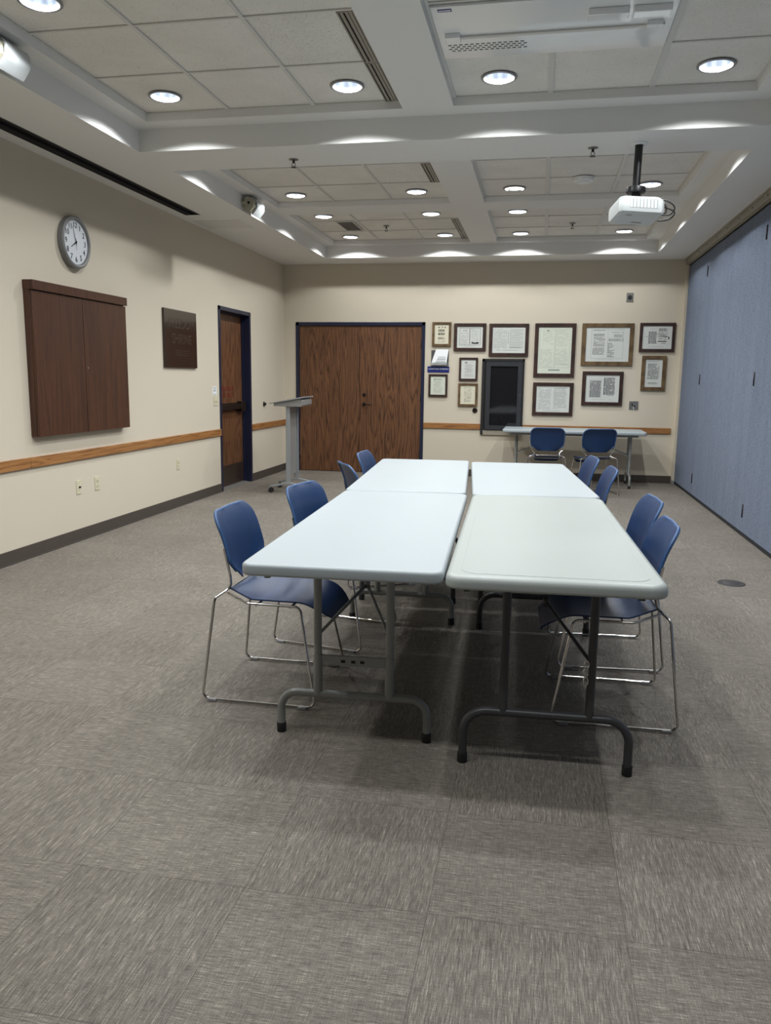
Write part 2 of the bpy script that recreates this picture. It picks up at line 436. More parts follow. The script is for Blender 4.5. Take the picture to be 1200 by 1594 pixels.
# left wall with the side door opening
SD0, SD1, SDT = 8.945, 9.995, 2.188
wl = MB(); T = .16
wl.box((XL-T, YB-.1, 0), (XL, SD0+.02, H0+.02)).box((XL-T, SD1-.02, 0), (XL, D+.1, H0+.02)).box((XL-T, SD0+.02, SDT-.02), (XL, SD1-.02, H0+.02))
struct(wl.build('wall_left', M_wall, smooth=False))
DL0, DL1, DLT = -3.551, -1.643, 2.168
wb = MB()
wb.box((XL-T, D, 0), (DL0+.02, D+T, H0+.02)).box((DL1-.02, D, 0), (XR-.02, D+T, H0+.02)).box((DL0+.02, D, DLT-.02), (DL1-.02, D+T, H0+.02))
struct(wb.build('wall_back', M_wall, smooth=False))
struct(MB().box((XL-T, YB-T, 0), (XR+.3, YB, H0+.02)).build('wall_front', M_wall, smooth=False))
struct(MB().box((XR+.14, YB, 0), (XR+.3, D+T, H0+.3)).build('wall_right', M_wall, smooth=False))

# ceiling: soffit at H0, recesses with ledges at H1, tile fields at H2
RECX = (-2.954, 1.373)
RECS = [(6.236, 10.854), (1.07, 5.69), (-4.10, 0.524)]
CX = [(-2.808, -0.978), (-0.641, 1.215)]
COFY = [(8.79, 10.74), (6.39, 8.40), (3.535, 5.523), (1.19, 3.145), (-1.63, 0.36), (-3.97, -2.02)]
def plane_holes(mb, x0, x1, y0, y1, z, holes):
    xs = sorted({x0, x1, *[h[0] for h in holes], *[h[1] for h in holes]}); ys = sorted({y0, y1, *[h[2] for h in holes], *[h[3] for h in holes]})
    for i in range(len(xs)-1):
        for j in range(len(ys)-1):
            cx, cy = (xs[i]+xs[i+1])/2, (ys[j]+ys[j+1])/2
            if not (x0 < cx < x1 and y0 < cy < y1): continue
            if any(h[0] < cx < h[1] and h[2] < cy < h[3] for h in holes): continue
            mb.quad((xs[i], ys[j], z), (xs[i], ys[j+1], z), (xs[i+1], ys[j+1], z), (xs[i+1], ys[j], z))
def sides(mb, x0, x1, y0, y1, z0, z1):
    mb.quad((x0, y0, z0), (x0, y1, z0), (x0, y1, z1), (x0, y0, z1)); mb.quad((x1, y1, z0), (x1, y0, z0), (x1, y0, z1), (x1, y1, z1))
    mb.quad((x1, y0, z0), (x0, y0, z0), (x0, y0, z1), (x1, y0, z1)); mb.quad((x0, y1, z0), (x1, y1, z0), (x1, y1, z1), (x0, y1, z1))
SLOT = (-3.60, -3.452, -2.0, 7.86)
ce = MB()
plane_holes(ce, XL-.02, XR+.16, YB, D, H0, [(RECX[0], RECX[1], a, b) for a, b in RECS]+[SLOT])
sides(ce, *SLOT, H0, H0+.16); ce.quad((SLOT[0], SLOT[2], H0+.16), (SLOT[1], SLOT[2], H0+.16), (SLOT[1], SLOT[3], H0+.16), (SLOT[0], SLOT[3], H0+.16))
for a, b in RECS:
    sides(ce, RECX[0], RECX[1], a, b, H0, H1)
    hs = [(cx[0], cx[1], cy[0], cy[1]) for cx in CX for cy in COFY if a < cy[0] < b]
    plane_holes(ce, RECX[0], RECX[1], a, b, H1, hs)
    for h in hs: sides(ce, *h, H1, H2+.012)
o = struct(ce.build('ceiling', M_ceil, smooth=False))
# recalc can flip open sheets: keep both sides valid (principled is two-sided)

# lamps per tile field
def lamp_at(h):
    return [(x, y) for x in LAMP_COLS for y in LAMP_ROWS if h[0] < x < h[1] and h[2] < y < h[3]]
tiles = MB(); bars = MB(); RH = .094
PANEL = (-0.63, 0.585, 4.205, 4.865)
GR = (-2.446, -2.246, 9.45, 9.99)
for ci, cx in enumerate(CX):
    for cy in COFY:
        h = (cx[0], cx[1], cy[0], cy[1]); lamps = lamp_at(h)
        xs = [cx[0]+(cx[1]-cx[0])*k/3 for k in range(4)]; ys = [cy[0]+(cy[1]-cy[0])*k/3 for k in range(4)]
        for i in range(3):
            for j in range(3):
                a, b, c, d = xs[i], xs[i+1], ys[j], ys[j+1]; z = H2+.008
                tiles.mi(1 if (i == 2 and ci == 0 and j == 1) else 0)
                lp = [l for l in lamps if a < l[0] < b and c < l[1] < d]
                if lp:
                    lx, ly = lp[0]; n = 32; ring = []; sq = []
                    for k in range(n):
                        an = 2*PI*k/n; ring.append((lx+RH*math.cos(an), ly+RH*math.sin(an), z))
                        ca, sa = math.cos(an), math.sin(an)
                        ts = []
                        if ca > 1e-6: ts.append((b-lx)/ca)
                        if ca < -1e-6: ts.append((a-lx)/ca)
                        if sa > 1e-6: ts.append((d-ly)/sa)
                        if sa < -1e-6: ts.append((c-ly)/sa)
                        t = min(ts); sq.append((lx+t*ca, ly+t*sa, z))
                    # make sure the corners are covered
                    for (qx, qy) in ((a, c), (b, c), (b, d), (a, d)):
                        kk = min(range(n), key=lambda k: (sq[k][0]-qx)**2+(sq[k][1]-qy)**2); sq[kk] = (qx, qy, z)
                    tiles.add(ring+sq, [(k, (k+1) % n, n+(k+1) % n, n+k) for k in range(n)])
                else:
                    tiles.quad((a, c, z), (a, d, z), (b, d, z), (b, c, z))
        wx = .017 if ci else .012
        for k in range(4):
            x = xs[k]; bars.box((max(x-wx, cx[0]), cy[0], H2), (min(x+wx, cx[1]), cy[1], H2+.006))
            y = ys[k]; bars.box((cx[0], max(y-.008, cy[0]), H2+.0005), (cx[1], min(y+.008, cy[1]), H2+.0065))
struct(tiles.build('ceiling', [M_tile, M_tiled], smooth=False))
struct(bars.build('trim_1', M_bar, smooth=False))
# roof slab above everything
struct(MB().box((XL-T, YB-T, H2+.35), (XR+.3, D+T, H2+.45)).build('ceiling', M_ceil, smooth=False))

# ------------------------------------------------------------------ downlights
can = thing('recessed_downlight', 'x', 'ceiling light', group='recessed downlights in the ceiling coffers')
rg = MB(); rg.lathe([(RH-.002, .012), (RH-.002, -.004), (RH+.008, -.006), (RH+.014, -.002), (RH+.014, .001)], caps=False); rg.build('trim_ring', M_ltrim, can)
rf = MB(); rf.lathe([(RH-.003, .004), (RH-.004, .03), (.078, .09), (.055, .14), (.0, .145)], caps=False); RFL = rf.build('reflector', M_lamp, can)
ll = bpy.data.lights.new('lamp', 'SPOT'); ll.energy = LAMP_POWER; ll.color = LAMP_COLOR; ll.spot_size = R(141); ll.spot_blend = 0.22; ll.shadow_soft_size = 0.028
lo = bpy.data.objects.new('lamp', ll); COL.objects.link(lo); lo.parent = can; lo.location = (0, 0, .034)
COLN = ['leftmost', 'second from left', 'third from left', 'rightmost']
ROWN = {0: 'in the row nearest the far wall', 1: 'in the second row from the far wall', 2: 'in the row level with the smoke detector',
        4: 'in the row before the main beam', 5: 'in the row at the picture top'}
first = True
for j, y in enumerate(LAMP_ROWS):
    for i, x in enumerate(LAMP_COLS):
        lab = 'round lit downlight, %s %s' % (COLN[i], ROWN.get(j, ''))
        grp = 'recessed downlights in the ceiling coffers' if (j < 3 or j == 4 or (j, i) == (5, 0)) else 'recessed downlights out of view'
        if grp.endswith('view'): lab = 'round lit recessed downlight in the ceiling above and behind the viewer'
        if (j, i) == (2, 2): lab = 'round downlight with plain white interior and dark bar, left of the smoke detector'
        if first: o = can; o['label'] = lab; o['group'] = grp; o.location = (x, y, H2); first = False
        else: o = dup(can, (x, y, H2), 0, lab, grp)
        if (j, i) == (2, 2):
            for ch in o.children:
                if ch.name.startswith('reflector'):
                    ch.data = ch.data.copy(); ch.data.materials[0] = M_lampw
            sm = MB(); sm.box((-.06, .045, .012), (.06, .075, .022)); sm.build('lamp_holder', M_closet, o)

# ------------------------------------------------------------------ slot diffusers, vents, detector
def diffuser(y0, y1, label):
    t = thing('slot_diffuser', label, 'air vent', (-1.037, (y0+y1)/2, H2), 0, 'linear slot diffusers along the central beam')
    L = (y1-y0)/2-.012; W = .052
    MB().box((-W, -L, .0045), (W, L, .0075)).build('backing', M_blackm, t, smooth=False)
    f = MB(); f.box((-W-.004, -L-.004, -.004), (-W+.004, L+.004, .004)); f.box((W-.004, -L-.004, -.004), (W+.004, L+.004, .004))
    f.box((-W, -L-.004, -.004), (W, -L+.003, .004)); f.box((-W, L-.003, -.004), (W, L+.004, .004)); f.build('frame', M_slat, t, smooth=False)
    for x in (-.031, -.004, .016, .036):
        MB().box((x-.009, -L, -.003), (x+.007, L, .004)).build('slat', M_slat, t, smooth=False)
    return t
yy = [3.535+.6627*k for k in range(4)]
diffuser(yy[2], yy[3], 'beige linear slot diffuser beside the second near downlight, nearest the main beam')
diffuser(yy[1], yy[2], 'beige linear slot diffuser at the top edge of the picture beside the wide beam')
diffuser(7.06, 7.73, 'dark slotted linear diffuser in the middle coffer beside the central beam')
diffuser(9.44, 10.09, 'short linear slot diffuser in the far coffer, the nearer of two end to end')
diffuser(10.09, 10.74, 'short linear slot diffuser in the far coffer, closest to the far wall')
g = thing('return_air_grille', 'small dark grey square return grille set in the far left ceiling coffer', 'air vent', ((GR[0]+GR[1])/2, (GR[2]+GR[3])/2, H2))
MB().box((-.1, -.27, -.002), (.1, .27, .0)).build('backing', M_closet, g, smooth=False)
fr = MB()
for a, b in (((-.105, -.275, -.008), (-.092, .275, 0)), ((.092, -.275, -.008), (.105, .275, 0)), ((-.1, -.275, -.008), (.1, -.262, 0)), ((-.1, .262, -.008), (.1, .275, 0))): fr.box(a, b)
fr.build('frame', M_bar, g, smooth=False)
lv = MB()
for k in range(18): lv.box((-.092, -.255+k*.03, -.006), (.092, -.247+k*.03, -.002))
lv.build('louvres', M_retg, g, smooth=False)
g = thing('smoke_detector', 'flat white round smoke detector on the ceiling near the projector', 'smoke detector', (.293, 7.753, H2))
MB().lathe([(0, -.045), (.05, -.045), (.056, -.04), (.058, -.034)], caps=False).build('sensor_cap', M_white, g)
MB().lathe([(.058, -.034), (.088, -.028), (.092, -.01), (.092, 0)], caps=False).build('body', M_white, g)
def sprinkler(x, y, z, label):
    t = thing('fire_sprinkler', label, 'sprinkler', (x, y, z), 0, 'ceiling fire sprinklers')
    MB().lathe([(.036, 0), (.034, -.005), (.012, -.010)], n=20).build('escutcheon', M_steel, t)
    b = MB(); b.cyl((0, 0, -.008), (0, 0, -.028), .009, 12); b.tube([(-.008, 0, -.026), (-.014, 0, -.04), (0, 0, -.055)], .0025, 6); b.tube([(.008, 0, -.026), (.014, 0, -.04), (0, 0, -.055)], .0025, 6); b.build('body', M_screw, t)
    MB().lathe([(0, -.054), (.022, -.056), (.022, -.058), (0, -.058)], n=16, caps=False).build('deflector', M_screw, t)
sprinkler(-1.888, 6.03, H0, 'small sprinkler head on the main beam, left of the central beam')
sprinkler(.283, 6.04, H0, 'small sprinkler head on the main beam, left of the projector pole')
sprinkler(-1.91, 9.79, H2, 'small sprinkler head in the far left ceiling coffer')
sprinkler(.277, 9.89, H2, 'small sprinkler head in the far right ceiling coffer')

# white flush ceiling panel (near right coffer)
x0, x1, y0, y1 = PANEL
t = thing('ceiling_screen_housing', 'large glossy white metal housing panel set flush in the near right ceiling coffer', 'ceiling panel', ((x0+x1)/2, (y0+y1)/2, H2))
hx, hy = (x1-x0)/2, (y1-y0)/2
MB().box((-hx+.01, -hy+.01, -.012), (hx-.01, hy-.01, .004)).build('cover', M_panelw, t, bevel=.003)
MB().box((-hx+.05, .018, -.022), (hx-.05, .045, -.012)).build('rail', M_bar, t, bevel=.002)
MB().box((-hx+.05, -.02, -.036), (-hx+.13, .05, -.012)).build('latch', M_panelw, t, bevel=.003)
MB().box((hx-.14, -.02, -.036), (hx-.06, .05, -.012)).build('latch', M_panelw, t, bevel=.003)
for a, b in ((.17, .365), (.385, .565)): MB().box((a, -.2, -.045), (b, -.13, -.012)).build('bracket', M_panelw, t, bevel=.004)
pf = MB()
for r_i in range(4):
    for k in range(14):
        xx = -hx+.05+k*.03+(.015 if r_i % 2 else 0); zz = .13+r_i*.026
        pf.box((xx, zz, -.0135), (xx+.019, zz+.009, -.0118))
pf.build('vent_slots', M_closet, t, smooth=False)
lab_ = MB().box((-hx+.045, -hy+.03, -.0135), (-hx+.115, -hy+.06, -.0118)).build('maker_badge', M_bluelab, t, smooth=False)
lab_['label'] = 'small blue and white maker badge'
lb2 = MB(); lb2.box((-hx+.05, -hy+.04, -.0142), (-hx+.11, -hy+.05, -.0134)); lb2.build('badge_text', M_white, lab_, smooth=False)

# screen slot in the left soffit
t = thing('projection_screen_slot', 'long black recessed projection screen slot in the left soffit', 'projection screen', (-3.526, 0, H0))
MB().box((-.073, -2.0, .02), (.073, 7.858, .03)).box((-.0735, -2.0, 0), (-.0715, 7.858, .03)).box((.0715, -2.0, 0), (.0735, 7.858, .03)).box((-.073, 7.856, 0), (.073, 7.8585, .03)).build('screen_housing', M_blackm, t, smooth=False)
MB().box((-.066, -2.0, -.004), (-.012, 7.852, .02)).build('bottom_bar', M_blackm, t, bevel=.004)
MB().box((.03, -2.0, .004), (.06, 7.84, .02)).build('screen_roll', M_blackm, t, smooth=False)
fl = MB(); fl.box((-.08, -2, -.003), (-.072, 7.868, .004)); fl.box((-.08, 7.86, -.003), (.08, 7.868, .004)); fl.box((.072, -2, -.003), (.08, 7.868, .004)); fl.build('edge_strip', M_black, t, smooth=False)
t = thing('access_panel', 'flat pale access panel in the soffit beyond the black slot', 'access panel', (-3.41, 8.37, H0))
MB().box((-.25, -.205, -.006), (.25, .205, 0)).build('panel', M_bar, t, bevel=.002)
MB().box((-.262, -.217, -.003), (.262, .217, 0)).build('frame', M_ceil, t, smooth=False)

# ------------------------------------------------------------------ base, rails, doors
bb = .1
bsb = MB(); bsb.box((XL, YB, 0), (XL+.008, SD0, bb)).box((XL, SD1, 0), (XL+.008, D, bb)); bsb.box((XL, YB, 0), (XL+.018, SD0, .012)).box((XL, SD1, 0), (XL+.018, D, .012))
struct(bsb.build('baseboard_left', M_base, smooth=False))
bsb = MB(); bsb.box((XL, D-.008, 0), (DL0, D, bb)).box((DL1, D-.008, 0), (XR-.03, D, bb)).box((DL1, D-.018, 0), (XR-.03, D, .012))
struct(bsb.build('baseboard_back', M_base, smooth=False))
CS0, CS1, CSB, CST = -.822, -.235, .605, 1.666
RZ0, RZ1 = .675, .755
rl = MB()
rl.box((XL, YB, RZ0), (XL+.02, 5.295, RZ1)); rl.box((XL, 5.298, RZ0), (XL+.02, SD0, RZ1)); rl.box((XL, SD1, RZ0), (XL+.02, D-.02, RZ1))
struct(rl.build('trim_2', wood('honey_oak_rail_long', (170, 120, 70), (156, 107, 60), (130, 86, 46), (20, 1.0, 16), 7, 0.4, 1.0, 0.3), bevel=.004))
rl = MB(); rl.box((XL, D-.02, RZ0), (DL0, D, RZ1)); rl.box((DL1, D-.02, RZ0), (CS0, D, RZ1)); rl.box((CS1, D-.02, RZ0), (1.762, D, RZ1))
struct(rl.build('trim_3', wood('honey_oak_rail_cross', (170, 120, 70), (156, 107, 60), (130, 86, 46), (1.0, 20, 16), 7, 0.4, 1.0, 0.3), bevel=.004))

# double door in the far wall
fr = MB(); F = .048
fr.box((DL0, D-.012, 0), (DL0+F, D+.12, DLT)).box((DL1-F, D-.012, 0), (DL1, D+.12, DLT)).box((DL0, D-.012, DLT-F), (DL1, D+.12, DLT))
dfr = struct(fr.build('door_1', M_navy, smooth=False, bevel=.003))
mid = -2.598
for k, (a, b) in enumerate(((DL0+F+.003, mid-.002), (mid+.002, DL1-F-.003))):
    lf = MB().box((a, D+.012, .008), (b, D+.057, DLT-F-.004)).build('door_leaf', M_door, dfr, smooth=False)
    hx_ = a-.003 if k == 0 else b+.003
    for z in (.22, 1.1, 1.86):
        MB().cyl((hx_, D+.008, z-.055), (hx_, D+.008, z+.055), .009, 10).build('hinge', M_screw, lf)
    if k == 1:
        hd = MB(); hd.lathe([(.0, -.012), (.026, -.01), (.028, 0)], (a+.07, D+.012, 1.0), 20, 'y', False)
        hd.tube(fillet([(a+.07, D+.01, 1.0), (a+.07, D-.04, 1.0), (a+.17, D-.045, .995), (a+.19, D-.03, .99)], .012), .008, 10); hd.build('lever_handle', M_screw, lf)
        dbk = MB(); dbk.lathe([(.0, -.016), (.018, -.015), (.026, -.006), (.028, 0)], (a+.07, D+.012, 1.135), 20, 'y', False); dbk.build('deadbolt', M_screw, lf)
# dark threshold gap
MB().box((DL0+F, D+.02, 0), (DL1-F, D+.1, .007)).build('threshold', M_black, dfr, smooth=False)
MB().box((DL0, D+.1, 0), (DL1, D+.12, DLT)).build('door_backing', M_blackm, dfr, smooth=False)

# side door in the left wall
fr = MB(); dp = .10
fr.box((XL-.14, SD0, 0), (XL+.012, SD0+F, SDT)).box((XL-.14, SD1-F, 0), (XL+.012, SD1, SDT)).box((XL-.14, SD0, SDT-F), (XL+.012, SD1, SDT))
fr.box((XL-.14, SD0+F, 0), (XL-dp-.0, SD0+F+.016, SDT-F)).box((XL-.14, SD1-F-.016, 0), (XL-dp+.03, SD1-F, SDT-F)).box((XL-.14, SD0+F, SDT-F-.016), (XL-dp+.03, SD1-F, SDT-F))
dfr2 = struct(fr.build('door_2', M_navy, smooth=False, bevel=.003))
lx = XL-dp
lf = MB().box((lx-.035, SD0+F+.003, .01), (lx, SD1-F-.018, SDT-F-.018)).build('door_leaf', M_door, dfr2, smooth=False)
MB().box((lx, SD0+F+.02, .02), (lx+.002, SD1-F-.03, .27)).build('kick_plate', M_kick, lf, smooth=False)
MB().box((lx-.02, SD0+F, 0), (lx+.05, SD1-F, .008)).build('threshold', M_alu, dfr2, smooth=False)
cb = MB(); cb.box((lx, SD0+F+.04, .955), (lx+.03, SD1-F-.04, 1.045)); cb.box((lx+.03, SD0+F+.1, .965), (lx+.065, SD1-F-.2, 1.03)); cb.box((lx, SD0+F+.03, .94), (lx+.07, SD0+F+.1, 1.055)); cb.box((lx, SD1-F-.2, .93), (lx+.07, SD1-F-.05, 1.06))
cb.build('crash_bar', M_screw, lf, bevel=.005)
text_mesh('warning_lettering', 'EMERGENCY', .075, M_red, lf, M_faceX((lx+.001, 9.4, 1.22)), width=.5)
text_mesh('warning_lettering', 'EXIT ONLY', .075, M_red, lf, M_faceX((lx+.001, 9.4, 1.14)), width=.44)

# ------------------------------------------------------------------ folding fabric partition (right)
t = thing('folding_partition', 'tall slate blue fabric folding partition along the right side', 'partition wall', (XR, 0, 0))
seams = [D-.115, 10.03, 8.79, 7.55, 6.31, 5.07, 3.83, 2.59, 1.35, .11, -1.13, -2.37, -3.61, YB+.02]
for a, b in zip(seams[1:], seams[:-1]):
    MB().box((0, a+.0012, .045), (.075, b-.0012, 2.872)).build('panel', M_fabric, t, smooth=False, bevel=.0015)
MB().box((.012, YB+.02, .004), (.06, D-.115, .05)).build('bottom_seal', M_greyseal, t, smooth=False)
MB().box((.01, YB+.02, 2.868), (.06, D-.115, 2.90)).build('top_seal', M_rubber, t, smooth=False)
MB().box((.004, D-.115, .004), (.07, D-.085, 2.90)).build('edge_seal', M_rubber, t, smooth=False)
for y in seams[1:-1:2]:
    for z in (.235, 1.41, 2.645):
        MB().cyl((-.004, y, z-.06), (-.004, y, z+.06), .0065, 10).build('hinge', M_screw, t)
tr = MB(); tr.box((XR-.035, YB, 2.895), (XR+.1, D-.02, H0)).box((XR-.05, YB, 2.962), (XR-.03, D-.02, H0)).box((XR-.02, YB, 2.885), (XR-.008, D-.02, 2.9))
for k in range(30):
    y = 11.0-k*.5; tr.mi(1).cyl((XR-.034, y, 2.935), (XR-.039, y, 2.935), .008, 8); tr.mi(0)
tro = struct(tr.build('trim_4', [M_track, M_screw], smooth=False))
struct(MB().box((XR-.028, D-.085, 0), (XR+.1, D, 2.9)).build('trim_5', M_wall, smooth=False))
MB_ = MB(); MB_.box((XR-.028, D-.09, 0), (XR+.0, D-.06, .05))
struct(MB_.build('trim_6', M_alu, smooth=False))

# ------------------------------------------------------------------ left wall objects
t = thing('wall_clock', 'round wall clock with grey rim above the wooden cabinet', 'clock', (XL, 6.01, 2.41))
rm = MB(); rm.lathe([(.2, 0), (.203, .02), (.2, .045), (.188, .052), (.175, .048), (.168, .034)], n=56, axis='x', caps=False); rm.build('rim', M_clockrim, t)
MB().lathe([(0, .033), (.170, .033)], n=56, axis='x', caps=False).build('dial', M_clockface, t)
for h in range(1, 13):
    a = R(90-30*h); text_mesh('numeral', str(h), .06, M_inkd, t, M_faceX((.034, .132*math.cos(a), .132*math.sin(a))))
tk = MB()
def hand(mb, ang, L, wd, x, tail=.02):
    a = R(90-ang); d = Vector((0, math.cos(a), math.sin(a))); p = Vector((0, -math.sin(a), math.cos(a)))
    q = [Vector((x, 0, 0))-d*tail-p*wd, Vector((x, 0, 0))-d*tail+p*wd, Vector((x, 0, 0))+d*L+p*wd*.5, Vector((x, 0, 0))+d*L-p*wd*.5]
    mb.add(q+[v+Vector((.001, 0, 0)) for v in q], [(0, 1, 2, 3), (7, 6, 5, 4), (0, 1, 5, 4), (1, 2, 6, 5), (2, 3, 7, 6), (3, 0, 4, 7)])
hm = MB(); hand(hm, 239, .08, .005, .036); hm.build('hour_hand', M_inkd, t, smooth=False)
hm = MB(); hand(hm, 343, .125, .0035, .038); hm.build('minute_hand', M_inkd, t, smooth=False)
hm = MB(); hand(hm, 178, .06, .0015, .04, .03); hm.lathe([(0, .042), (.008, .042), (.008, .036)], n=16, axis='x', caps=False); hm.build('second_hand', M_inkd, t, smooth=False)

t = thing('wall_cabinet', 'wide dark walnut wall cabinet with two closed doors, below the clock', 'cabinet', (XL, 5.345, .905))
MB().box((0, 0, 0), (.05, 1.345, 1.08)).build('body', M_cab, t, bevel=.002)
MB().box((0, -.004, 1.073), (.085, 1.352, 1.142)).build('header', M_cab, t, bevel=.003)
d1 = MB().box((.05, .004, .0), (.07, .655, 1.066)).build('door', M_cab, t, bevel=.0015)
d2 = MB().box((.05, .661, .0), (.07, 1.345, 1.066)).build('door', M_cab, t, bevel=.0015)
MB().lathe([(0, .004), (.006, .003), (.007, 0)], (.07, .70, .52), 12, 'x', False).build('lock', M_alu, d2)

t = thing('bronze_plaque', 'dark glossy brown square plaque between the cabinet and the side door', 'plaque', (XL, 7.53, 1.455))
MB().box((0, 0, 0), (.022, .765, .585)).build('plate', M_plaque, t, bevel=.002)
text_mesh('lettering', 'FREEDOM', .14, M_plaquet, t, M_faceX((.0225, .40, .445)), width=.60)
text_mesh('lettering', 'SHRINE', .14, M_plaquet, t, M_faceX((.0225, .40, .29)), width=.46)
sm = MB()
for k in range(3): sm.box((.022, .24, .17-k*.022), (.0228, .56, .176-k*.022))
sm.build('small_print', M_plaquet, t, smooth=False)

def plate(y, z, wy, wz, label, kind, name='wall_outlet', cat='outlet', group=None):
    t = thing(name, label, cat, (XL, y, z), 0, group)
    MB().box((0, -wy/2, -wz/2), (.006, wy/2, wz/2)).build('cover_plate', M_ivory, t, bevel=.002)
    if kind == 'duplex':
        for s in (-1, 1):
            q = MB().box((.006, -.016, s*.022-.014), (.009, .016, s*.022+.014)).build('socket', M_ivory, t, bevel=.003)
            k = MB(); k.box((.009, -.008, s*.022-.004), (.0095, -.005, s*.022+.006)).box((.009, .005, s*.022-.004), (.0095, .008, s*.022+.006)); k.build('slot', M_rubber, q, smooth=False)
    elif kind == 'jack':
        MB().lathe([(0, .02), (.007, .02), (.008, .006)], n=14, axis='x', caps=False).build('socket', M_screw, t)
    else:
        for s in (-1, 1):
            MB().box((.006, s*.024-.006, -.014), (.016, s*.024+.006, .006)).build('toggle', M_ivory, t, bevel=.002)
plate(5.93, .449, .07, .115, 'ivory wall plate with one round jack, left of a power outlet below the cabinet', 'jack')
plate(6.21, .446, .07, .115, 'ivory double power outlet below the cabinet, right of the jack plate', 'duplex')
plate(7.79, .451, .07, .115, 'ivory double power outlet low on the wall below the plaque', 'duplex')
plate(8.82, 1.09, .115, .115, 'ivory double light switch plate beside the side door', 'switch', 'light_switch', 'light switch')
t = thing('switch_notice', 'small white printed notice above the light switch', 'sign', (XL, 8.80, 1.2))
MB().box((0, -.06, -.045), (.003, .06, .055)).build('card', M_white, t, smooth=False)
k = MB(); k.box((.003, -.045, .035), (.0035, .045, .042)).box((.003, -.045, -.0), (.0035, .045, .006)).box((.003, -.03, .015), (.0035, .03, .021)); k.box((.003, -.045, -.035), (.0035, .045, -.03)); k.build('printed_text', M_ink, t, smooth=False)
t = thing('door_stop', 'round black wall bumper between the side door and the corner', 'door stop', (XL, 10.49, 1.005))
MB().lathe([(.034, 0), (.034, .006), (.022, .01), (.02, .03), (.012, .034), (0, .034)], n=20, axis='x', caps=False).build('bumper', M_rubber, t)
t = thing('door_stop', 'round dark bronze bumper on the far wall left of the display case', 'door stop', (-.908, D, .943))
MB().lathe([(.036, 0), (.036, -.008), (.028, -.018), (.014, -.018), (.012, -.012), (0, -.012)], n=24, axis='y', caps=False).build('bumper', M_screw, t)

# ------------------------------------------------------------------ far wall: framed documents
def ink_lines(mb, x0, x1, z0, z1, pitch, th, y=-.0175, fill=1.0, rag=0.15, words=True, rnd=random):
    z = z1
    while z > z0:
        xe = x1-(x1-x0)*rag*rnd.random(); x = x0
        while x < xe:
            wl_ = (rnd.uniform(.012, .035) if words else xe-x)
            if rnd.random() < fill: mb.box((x, y, z-th), (min(x+wl_, xe), y+.0005, z))
            x += wl_+rnd.uniform(.004, .008)
        z -= pitch
def doc(fx0, fz1, fx1, fz0, bw, mframe, mpaper, label, layout, name='framed_document', tilt=0):
    cx, cz = (fx0+fx1)/2, (fz0+fz1)/2; q_ = (fz1-fz0)*.05*(253+97.5*cx)/270; fx0 += q_; fx1 -= q_; hw, hh = (fx1-fx0)/2, (fz1-fz0)/2
    t = thing(name, label, 'framed document', (cx, D, cz), 0, 'framed documents on the far wall')
    if tilt: t.rotation_euler = (0, R(tilt), 0)
    f = MB(); d = .028
    for a, b in (((-hw, -d, -hh), (-hw+bw, 0, hh)), ((hw-bw, -d, -hh), (hw, 0, hh)), ((-hw+bw, -d, -hh), (hw-bw, 0, -hh+bw)), ((-hw+bw, -d, hh-bw), (hw-bw, 0, hh))): f.box(a, b)
    f.build('frame', mframe, t, smooth=False, bevel=.003)
    MB().box((-hw+bw*.9, -.017, -hh+bw*.9), (hw-bw*.9, -.003, hh-bw*.9)).build('document', mpaper, t, smooth=False)
    W, Hh = hw-bw, hh-bw
    for k, (mt, items) in enumerate(layout.items()):
        mb = MB()
        for it in items:
            if it[0] == 'L':
                _, a, b, c, e, p, th = it[:7]; ink_lines(mb, a*W, b*W, c*Hh, e*Hh, p, th, -.0182, it[7] if len(it) > 7 else .95, it[8] if len(it) > 8 else .15)
            elif it[0] == 'R':
                _, a, b, c, e = it; mb.box((a*W, -.0182, c*Hh), (b*W, -.0176, e*Hh))
            elif it[0] == 'B':
                _, a, b, c, e, th = it
                for q in (((a*W, c*Hh), (b*W, c*Hh+th)), ((a*W, e*Hh-th), (b*W, e*Hh)), ((a*W, c*Hh), (a*W+th, e*Hh)), ((b*W-th, c*Hh), (b*W, e*Hh))):
                    mb.box((q[0][0], -.0182, q[0][1]), (q[1][0], -.0176, q[1][1]))
            elif it[0] == 'D':
                _, a, c, rr = it; MB().lathe([(0, -.0186), (rr, -.0186), (rr, -.0176)], (a*W, 0, c*Hh), 14, 'y', False).build('wax_seal', M_inkd, t)
        if mb.v: mb.build('printed_text', {'d': M_inkd, 'n': M_ink, 'l': M_inkl}[mt], t, smooth=False)
    return t
def L(*a): return ('L',)+a
doc(-1.548, 2.167, -1.265, 1.833, .034, M_ftan, M_cream, 'small olive-framed cream document, topmost beside the double door', {'d': [L(-.5, .5, .3, .5, .0085, .005), L(-.5, .5, -.1, .15, .0085, .005), L(-.5, .5, -.5, -.3, .0085, .004), ('R', -.5, -.3, .66, .76), ('R', .0, .15, .7, .8), ('R', .35, .55, .66, .76)], 'l': [L(-.6, .6, -.8, -.66, .009, .003)]})
doc(-1.244, 2.151, -.773, 1.770, .045, M_fdark, M_paper, 'dark-framed double page with black seals, top row second from the door', {'n': [('B', -.8, -.02, -.75, .85, .004), ('B', .0, .82, -.75, .85, .004), L(-.55, -.1, .55, .65, .02, .007)], 'l': [L(-.7, -.1, -.7, .45, .011, .003, .8), L(.12, .7, -.4, .75, .012, .003, .7), L(-.5, .5, -.88, -.86, .01, .003)], 'd': [('D', .2, -.52, .012), ('D', .32, -.56, .012), ('D', .45, -.56, .011), ('D', .57, -.55, .013), ('D', .66, -.52, .01)]})
